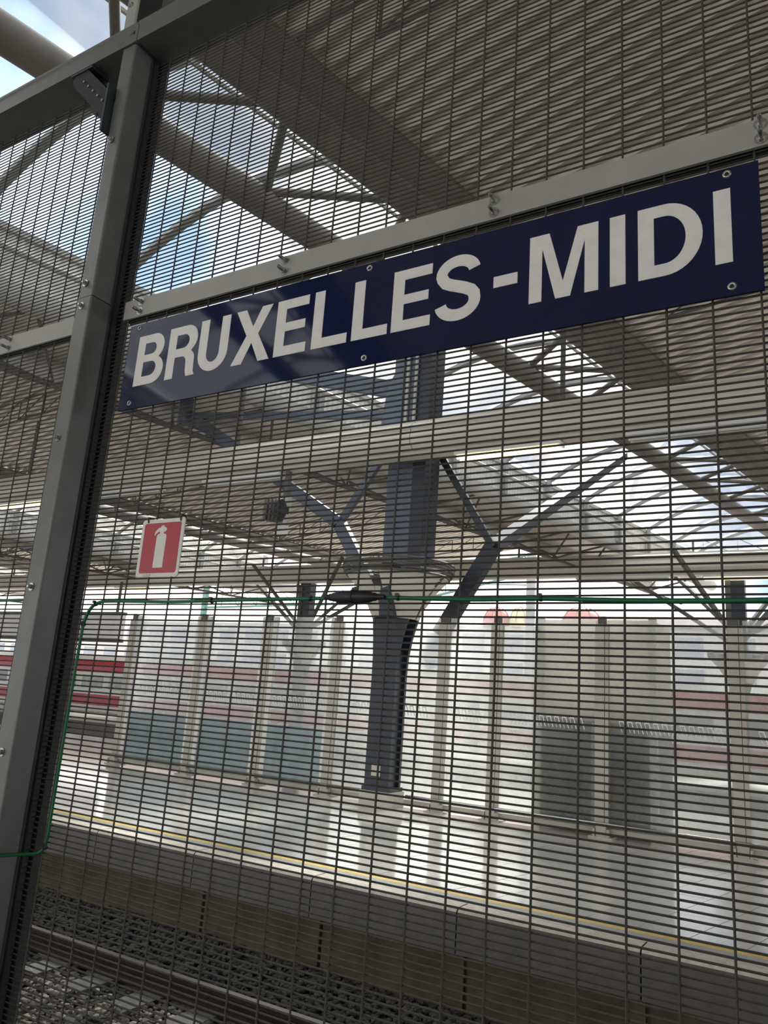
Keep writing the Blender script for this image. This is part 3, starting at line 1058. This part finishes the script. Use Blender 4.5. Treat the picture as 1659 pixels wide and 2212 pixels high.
bevel_box(PX0, PX1, PY0, PY1, 2.640, 3.487, 0.006).build('upper_tube', 'galv', pst)
bevel_box(PX0 - 0.002, PX1 + 0.001, PY0 - 0.002, PY1 + 0.002, 0.0, 2.637, 0.006).build('lower_tube', 'galv', pst)
solid('rubber_seal', 'rubber', pst, (PX1 + 0.001, PX1 + 0.010, -0.018, -0.004, 0.0, 3.487))
solid('rubber_seal', 'rubber', pst, (PX1 + 0.003, PX1 + 0.016, 0.006, 0.028, 0.0, 3.487))
solid('clamp_strip', 'galv_dark', pst, (PX1 + 0.001, PX1 + 0.004, -0.026, -0.019, 0.0, 3.487))
for zb in (3.155, 2.682, 2.612, 2.222, 1.82, 1.415, 1.0, 0.6):
    bolt(pst, -0.172, PY0 - 0.002, zb, 0.0105, 0.018, True)

# top rail
trl = thing('top_rail', (-0.1, -0.035, 3.487), 'grey box steel rail along the top of the mesh fence', 'rail')
for a, c in ((-2.62, -0.131), (-0.128, 2.4)):
    b = MB()
    b.prism([(-0.096, 3.489), (-0.096, 3.545), (-0.100, 3.549), (-0.100, 3.557), (-0.085, 3.560), (0.03, 3.560), (0.03, 3.489)], a, c, 'x')
    b.build('rail_section', 'galv', trl)
solid('slot', 'steel', trl, (-0.165, -0.158, -0.098, -0.0955, 3.520, 3.530))
solid('slot', 'rubber', trl, (-0.150, -0.144, -0.098, -0.0955, 3.520, 3.530))
solid('slot', 'rubber', trl, (-0.150, -0.138, -0.050, -0.044, 3.487, 3.4895))
solid('slot', 'steel', trl, (-0.170, -0.162, -0.050, -0.044, 3.487, 3.4895))
for x in (-0.42, -0.40, -0.36):
    MB().tube([(x, -0.07, 3.56), (x, -0.07, 3.572)], 0.006, 8).build('rivet', 'steel', trl)

# upright above the rail
upp = thing('upper_upright', (-0.25, -0.01, 3.56), 'short grey steel upright standing on the top rail above the post', 'post')
solid('upright_tube', 'bar', upp, (-0.285, -0.24, -0.04, 0.05, 3.56, 4.35))
solid('rubber_seal', 'rubber', upp, (-0.24, -0.235, -0.03, 0.05, 3.56, 4.35))
bolt(upp, -0.268, -0.04, 3.742, 0.010, 0.012, True)

# corner brace between rail and post
br = thing('corner_brace', (-0.28, -0.05, 3.2), 'dark slotted steel corner brace between the top rail and the post', 'bracket')
pa, pb = Vector((-0.385, -0.06, 3.462)), Vector((-0.212, -0.06, 3.285))
dirn = (pb - pa).normalized()
nrm = Vector((-dirn.z, 0, dirn.x))
ang0 = math.degrees(math.atan2(nrm.z, nrm.x))


def bar_outline(hw):
    out = arc(pa.x, pa.z, hw, hw, ang0, ang0 + 180, 8)
    return out + [(pb.x - nrm.x * hw, pb.z - nrm.z * hw), (pb.x + nrm.x * hw, pb.z + nrm.z * hw)]


MB().prism(bar_outline(0.036), -0.092, -0.086, 'y').build('channel_side', 'rubber', br)
MB().prism(bar_outline(0.036), -0.040, -0.034, 'y').build('channel_side', 'rubber', br)
MB().prism(bar_outline(0.026), -0.086, -0.040, 'y').build('channel_core', 'rubber', br)
solid('end_plate', 'galv_dark', br, (-0.206, -0.198, -0.115, -0.02, 3.185, 3.35))
solid('top_plate', 'galv_dark', br, (-0.43, -0.33, -0.096, -0.03, 3.479, 3.486))
for i in range(5):
    q = pa.lerp(pb, 0.15 + 0.16 * i)
    MB().tube([q + Vector((0, -0.032, 0)), q + Vector((0, -0.036, 0))], 0.004, 8).build('stud', 'steel', br)

# cross bars with paired bolts


def crossbar(x0, x1, xs, label):
    o = thing('cross_bar', ((x0 + x1) / 2, -0.012, 2.587), label, 'bar', 'grey flat bars across the mesh')
    solid('flat_bar', 'bar', o, (x0, x1, -0.014, -0.007, 2.587, 2.643))
    solid('backing_bar', 'galv_dark', o, (x0, x1, 0.006, 0.014, 2.587, 2.643))
    for x in xs:
        for z in (2.602, 2.631):
            bolt(o, x, -0.014, z, 0.0115, 0.024)
    return o


crossbar(-0.088, 2.34, (-0.022, 0.483, 1.034, 1.537, 2.05), 'grey flat steel bar with paired bolts above the station sign')
crossbar(-2.62, -0.2, (-1.9, -1.2, -0.62), 'grey flat steel bar across the mesh left of the post')

# ================================================================== STATION SIGN


def poly_mesh(name, loops, depth, m, y, parent):
    """Filled outline with holes in the fence plane; loops are lists of (x, z)."""
    cu = bpy.data.curves.new(name, 'CURVE')
    cu.dimensions = '2D'
    cu.fill_mode = 'BOTH'
    cu.extrude = depth / 2
    for lp in loops:
        sp = cu.splines.new('POLY')
        sp.points.add(len(lp) - 1)
        for p_, (a, c) in zip(sp.points, lp):
            p_.co = (a, c, 0, 1)
        sp.use_cyclic_u = True
    tmp = bpy.data.objects.new('tmp', cu)
    COL.objects.link(tmp)
    dg = bpy.context.evaluated_depsgraph_get()
    me = bpy.data.meshes.new_from_object(tmp.evaluated_get(dg))
    bpy.data.objects.remove(tmp)
    bpy.data.curves.remove(cu)
    me.name = name
    w = wloc(parent)
    for vtx in me.vertices:
        a, c, d = vtx.co
        vtx.co = (a - w.x, y - depth / 2 - d - w.y, c - w.z)
    me.materials.clear()
    me.materials.append(MATS[m])
    o = bpy.data.objects.new(name, me)
    COL.objects.link(o)
    o.parent = parent
    WL[o.name] = w
    return o


SGY = -0.0115
sgn = thing('station_sign', (0.742, -0.013, 2.308), 'dark blue station name sign reading BRUXELLES-MIDI in white capitals', 'sign')
solid('panel', 'sign_blue', sgn, (-0.045, 1.5305, -0.0165, SGY, 2.308, 2.558))
SF = -0.0165
LZ0, LH = 2.3715, 0.1455


def shift_x(x):
    return x + 0.0125 * (EYE.x - x)


def letter(ch, x0, x1):
    x0, x1 = shift_x(x0), shift_x(x1)
    w, h, s, t = x1 - x0, LH, 0.0285, 0.0245

    def P(pts):
        return [(x0 + a, LZ0 + c) for a, c in pts]
    if ch == 'I':
        L_ = [P([(0, 0), (w, 0), (w, h), (0, h)])]
    elif ch == 'L':
        L_ = [P([(0, 0), (w, 0), (w, t), (s, t), (s, h), (0, h)])]
    elif ch == 'E':
        m0, m1 = h * 0.5 - t * 0.42, h * 0.5 + t * 0.5
        L_ = [P([(0, 0), (w, 0), (w, t), (s, t), (s, m0), (w * 0.93, m0), (w * 0.93, m1), (s, m1), (s, h - t), (w, h - t), (w, h), (0, h)])]
    elif ch == '-':
        L_ = [P([(0, h * 0.36), (w, h * 0.36), (w, h * 0.53), (0, h * 0.53)])]
    elif ch == 'M':
        q = 0.026
        L_ = [P([(0, 0), (q, 0), (q, h * 0.78), (w / 2 - 0.0145, 0), (w / 2 + 0.0145, 0), (w - q, h * 0.78), (w - q, 0), (w, 0), (w, h), (w - 0.040, h), (w / 2, h * 0.24), (0.040, h), (0, h)])]
    elif ch == 'X':
        q = 0.034
        L_ = [P([(0, 0), (q, 0), (w / 2, h * 0.36), (w - q, 0), (w, 0), (w / 2 + 0.0185, h * 0.51), (w - 0.003, h), (w - q - 0.002, h), (w / 2, h * 0.66), (q, h), (0.002, h), (w / 2 - 0.0185, h * 0.51)])]
    elif ch == 'U':
        r = w / 2
        o_ = [(0, h)] + arc(r, r, r, r, 180, 360) + [(w, h), (w - s, h)] + arc(r, r, r - s, r - t, 360, 180) + [(s, h)]
        L_ = [P(o_)]
    elif ch == 'D':
        rx = w * 0.58
        o_ = [(0, 0)] + arc(w - rx, h / 2, rx, h / 2, -90, 90, 20) + [(0, h)]
        i_ = [(s, t)] + arc(w - rx, h / 2, rx - s, h / 2 - t, -90, 90, 20) + [(s, h - t)]
        L_ = [P(o_), P(i_[::-1])]
    elif ch == 'B':
        r1, r2 = h * 0.26, h * 0.275
        w1 = w * 0.94
        zc1 = h - r1
        o_ = [(0, 0)] + arc(w - r2 * 1.05, r2, r2 * 1.05, r2, -90, 62, 14) + arc(w1 - r1, zc1, r1, r1, -50, 90, 14) + [(0, h)]
        ia, ib = h * 0.455, h * 0.60
        rr2 = (ia - t) / 2
        i1 = [(s, t)] + arc(w - s - rr2, t + rr2, rr2, rr2, -90, 90) + [(s, ia)]
        rr1 = (h - t - ib) / 2
        i2 = [(s, ib)] + arc(w1 - s - rr1, ib + rr1, rr1, rr1, -90, 90) + [(s, h - t)]
        L_ = [P(o_), P(i1[::-1]), P(i2[::-1])]
    elif ch == 'R':
        r1 = h * 0.275
        ib = h * 0.565
        rr1 = (h - t - ib) / 2
        o_ = [(0, 0), (s, 0), (s, h * 0.40), (w * 0.52, h * 0.40)] + arc(w * 0.52, h * 0.28, w * 0.16, h * 0.12, 90, 0, 8) + [(w * 0.70, h * 0.10), (w * 0.74, 0), (w * 1.02, 0), (w * 1.02, h * 0.02), (w * 0.975, h * 0.07), (w * 0.965, h * 0.28)]
        o_ += arc(w * 0.80, h * 0.33, w * 0.16, h * 0.14, 0, 75, 6) + arc(w - r1, h - r1, r1, r1, -55, 90, 14) + [(0, h)]
        i2 = [(s, ib)] + arc(w - s - rr1, ib + rr1, rr1, rr1, -90, 90) + [(s, h - t)]
        L_ = [P(o_), P(i2[::-1])]
    elif ch == 'S':
        # outline of a stroke that follows two bowls
        hs_ = 0.0132
        cx = w / 2
        ra = w / 2 - hs_ - 0.003
        top = h - hs_ + 0.003
        bot = hs_ - 0.003
        spine = []
        cz1 = h * 0.735
        cz2 = h * 0.275
        rza = top - cz1
        rzb = cz2 - bot
        spine += arc(cx - 0.001, cz1, ra * 0.97, rza, 8, 180, 18)
        spine += [(cx - ra * 0.93, cz1 - 0.008), (cx - ra * 0.72, h * 0.605), (cx - ra * 0.35, h * 0.555), (cx, h * 0.52), (cx + ra * 0.40, h * 0.475), (cx + ra * 0.78, h * 0.42), (cx + ra * 0.96, cz2 + 0.012)]
        spine += arc(cx, cz2, ra, rzb, 0, -172, 18)
        sp = [Vector((a, c)) for a, c in spine]
        lft, rgt = [], []
        for i, q_ in enumerate(sp):
            tg = (sp[min(i + 1, len(sp) - 1)] - sp[max(i - 1, 0)]).normalized()
            nn = Vector((-tg.y, tg.x))
            lft.append(tuple(q_ + nn * hs_))
            rgt.append(tuple(q_ - nn * hs_))
        L_ = [P(lft + rgt[::-1])]
    poly_mesh('letter', L_, 0.0007, 'sign_white', SF, sgn)


for ch, a, c in (('B', -0.021, 0.087), ('R', 0.099, 0.203), ('U', 0.212, 0.313), ('X', 0.330, 0.452), ('E', 0.465, 0.560), ('L', 0.577, 0.676),
                 ('L', 0.689, 0.783), ('E', 0.793, 0.889), ('S', 0.896, 1.008), ('-', 1.033, 1.085), ('M', 1.110, 1.248), ('I', 1.270, 1.299), ('D', 1.322, 1.435), ('I', 1.454, 1.4825)):
    letter(ch, a, c)
for x, z in ((-0.009, 2.5465), (-0.004, 2.3255), (0.736, 2.5455), (0.740, 2.3245), (1.480, 2.546), (1.481, 2.325)):
    b = MB()
    y0 = SF
    pts = [(0.0035, -0.0002), (0.0035, 0.0016), (0.0072, 0.0022), (0.0076, 0.0)]
    n = 18
    vs_ = []
    for i in range(n):
        a = 2 * math.pi * i / n
        for r, d in pts:
            vs_.append((x + r * math.cos(a), y0 - d, z + r * math.sin(a)))
    b.add(vs_, [(i * 4 + q, ((i + 1) % n) * 4 + q, ((i + 1) % n) * 4 + q + 1, i * 4 + q + 1) for i in range(n) for q in range(3)], True)
    ey = b.build('eyelet', 'steel', sgn)
    MB().tube([(x, y0 - 0.0001, z), (x, y0 - 0.0006, z)], 0.0036, 12).build('eyelet_hole', 'rubber', ey, org=wloc(sgn))

# ================================================================== FIRE EXTINGUISHER NOTICE


def rrect(x0, x1, z0, z1, r, n=5):
    return arc(x1 - r, z1 - r, r, r, 0, 90, n) + arc(x0 + r, z1 - r, r, r, 90, 180, n) + arc(x0 + r, z0 + r, r, r, 180, 270, n) + arc(x1 - r, z0 + r, r, r, 270, 360, n)


ex = thing('safety_notice', (0.184, -0.012, 1.851), 'small red and white fire extinguisher notice tied to the mesh', 'sign')
plate = arc(0.249, 1.990, 0.008, 0.008, 0, 90, 4) + [(0.2455, 1.998), (0.2455, 1.990), (0.2415, 1.990), (0.2415, 1.996), (0.1345, 1.996), (0.1345, 1.989), (0.1305, 1.989), (0.1305, 1.996)] + arc(0.1205, 1.988, 0.008, 0.008, 90, 180, 4) + arc(0.1195, 1.860, 0.008, 0.008, 180, 270, 4) + arc(0.247, 1.860, 0.008, 0.008, 270, 360, 4)
poly_mesh('plate', [plate], 0.003, 'sign_white', -0.008, ex)
poly_mesh('red_field', [rrect(0.1215, 0.2465, 1.8615, 1.9865, 0.006)], 0.0005, 'sign_red', -0.011, ex)
pic = [(0.1675, 1.8745), (0.2005, 1.8745), (0.2015, 1.950)] + arc(0.1945, 1.951, 0.0068, 0.0075, 0, 90, 5) + \
      [(0.1905, 1.9585), (0.1905, 1.9645), (0.1945, 1.9625), (0.2005, 1.9685), (0.1985, 1.9735), (0.1915, 1.9755), (0.1905, 1.9795), (0.1800, 1.9795), (0.1795, 1.9755),
       (0.1700, 1.9725), (0.1620, 1.9655), (0.1595, 1.9555), (0.1620, 1.9545), (0.1660, 1.9595), (0.1740, 1.9645), (0.1775, 1.9635), (0.1775, 1.9585)] + arc(0.1750, 1.951, 0.0068, 0.0075, 90, 180, 5)
poly_mesh('extinguisher_symbol', [pic], 0.0005, 'sign_white', -0.0115, ex)
tcu = bpy.data.curves.new('code', 'FONT')
tcu.body = 'c12.01'
tcu.size = 0.0098
tcu.shear = 0.2
tob = bpy.data.objects.new('code', tcu)
COL.objects.link(tob)
dg = bpy.context.evaluated_depsgraph_get()
tme = bpy.data.meshes.new_from_object(tob.evaluated_get(dg))
bpy.data.objects.remove(tob)
w_ = wloc(ex)
for vtx in tme.vertices:
    a, c, d = vtx.co
    vtx.co = (0.139 + a - w_.x, -0.01125 - w_.y, 1.8525 + c - w_.z)
tme.materials.clear()
tme.materials.append(MATS['ink'])
to = bpy.data.objects.new('handwritten_code', tme)
COL.objects.link(to)
to.parent = ex
for x in (0.1325, 0.2435):
    MB().tube([(x, -0.0115, 1.988), (x, -0.0135, 1.993), (x, -0.012, 2.001), (x, 0.0, 2.004), (x, 0.004, 1.998)], 0.0016, 6).build('cable_tie', 'black_plastic', ex)
    MB().box(x - 0.003, x + 0.003, -0.014, -0.009, 1.998, 2.003).build('tie_head', 'black_plastic', ex)

# ================================================================== GREEN CABLE
CY = -0.0085


def smooth_path(pts, n=6):
    pts = [Vector(p) for p in pts]
    out = []
    for i in range(len(pts) - 1):
        p0 = pts[max(i - 1, 0)]
        p1, p2_ = pts[i], pts[i + 1]
        p3 = pts[min(i + 2, len(pts) - 1)]
        for k in range(n):
            t = k / n
            out.append(0.5 * ((2 * p1) + (-p0 + p2_) * t + (2 * p0 - 5 * p1 + 4 * p2_ - p3) * t * t + (-p0 + 3 * p1 - 3 * p2_ + p3) * t ** 3))
    out.append(pts[-1])
    return out


gc_ = thing('green_cable', (0.7, CY, 1.15), 'green cable clipped along the mesh with a black inline connector', 'cable')
CR = 0.0042
vert = [(-0.62, -0.03, 0.01), (-0.61, -0.035, 0.4), (-0.60, -0.05, 0.85), (-0.55, -0.085, 1.05), (-0.45, -0.10, 1.118), (-0.20, -0.098, 1.165), (-0.135, -0.097, 1.185), (-0.108, -0.05, 1.188), (-0.078, -0.012, 1.193), (-0.063, CY, 1.225), (-0.062, CY, 1.29), (-0.0605, CY, 1.50), (-0.0575, CY, 1.70), (-0.054, CY, 1.742), (-0.037, CY, 1.776), (-0.008, CY, 1.791), (0.05, CY, 1.794), (0.25, CY, 1.792), (0.45, CY, 1.795), (0.66, CY, 1.797), (0.705, CY, 1.798)]
MB().tube(smooth_path(vert), CR, 8).build('cable_run', 'cable_green', gc_)
hor = [(0.81, CY, 1.798), (0.87, CY, 1.797), (1.02, CY, 1.793), (1.15, CY, 1.794), (1.30, CY, 1.790), (1.45, CY, 1.789), (1.7, CY, 1.792), (2.2, CY, 1.794)]
MB().tube(smooth_path(hor), CR, 8).build('cable_run', 'cable_green', gc_)
con = MB()
xs_ = [0.690, 0.700, 0.702, 0.708, 0.710, 0.716, 0.724, 0.732, 0.790, 0.797, 0.804, 0.806, 0.812, 0.814, 0.822, 0.834]
rs_ = [0.0045, 0.006, 0.0075, 0.0075, 0.009, 0.0095, 0.012, 0.0135, 0.0135, 0.0115, 0.0095, 0.0085, 0.0085, 0.0065, 0.006, 0.0045]
con.tube([(x, CY - 0.006, 1.7985) for x in xs_], rs_, 10)
cno = con.build('connector', 'black_plastic', gc_)
MB().tube([(0.760, CY - 0.006, 1.7985), (0.7625, CY - 0.006, 1.7985)], 0.0148, 10).build('clip_ring', 'rubber', cno, org=wloc(gc_))
MB().box(0.757, 0.766, CY - 0.010, CY - 0.002, 1.8115, 1.8175).build('latch', 'black_plastic', cno, org=wloc(gc_))
for x, z in ((0.372, 1.7935), (0.650, 1.797), (0.860, 1.7975), (1.150, 1.7945), (-0.022, 1.787), (-0.0565, 1.735), (-0.066, 1.205), (1.62, 1.791)):
    MB().tube([(x - 0.0015, CY, z), (x + 0.0035, CY, z)], CR * 1.45, 8).box(x - 0.003, x + 0.004, CY - 0.008, CY - 0.002, z + 0.002, z + 0.008).build('cable_tie', 'black_plastic', gc_)
g2 = MB().tube(smooth_path([(-2.6, CY, 1.80), (-1.5, CY, 1.795), (-0.7, CY, 1.80), (-0.42, CY, 1.798), (-0.2, CY, 1.801)]), CR, 8).build('green_cable', 'cable_green')
tag(g2, 'green cable running along the mesh left of the post', 'cable')
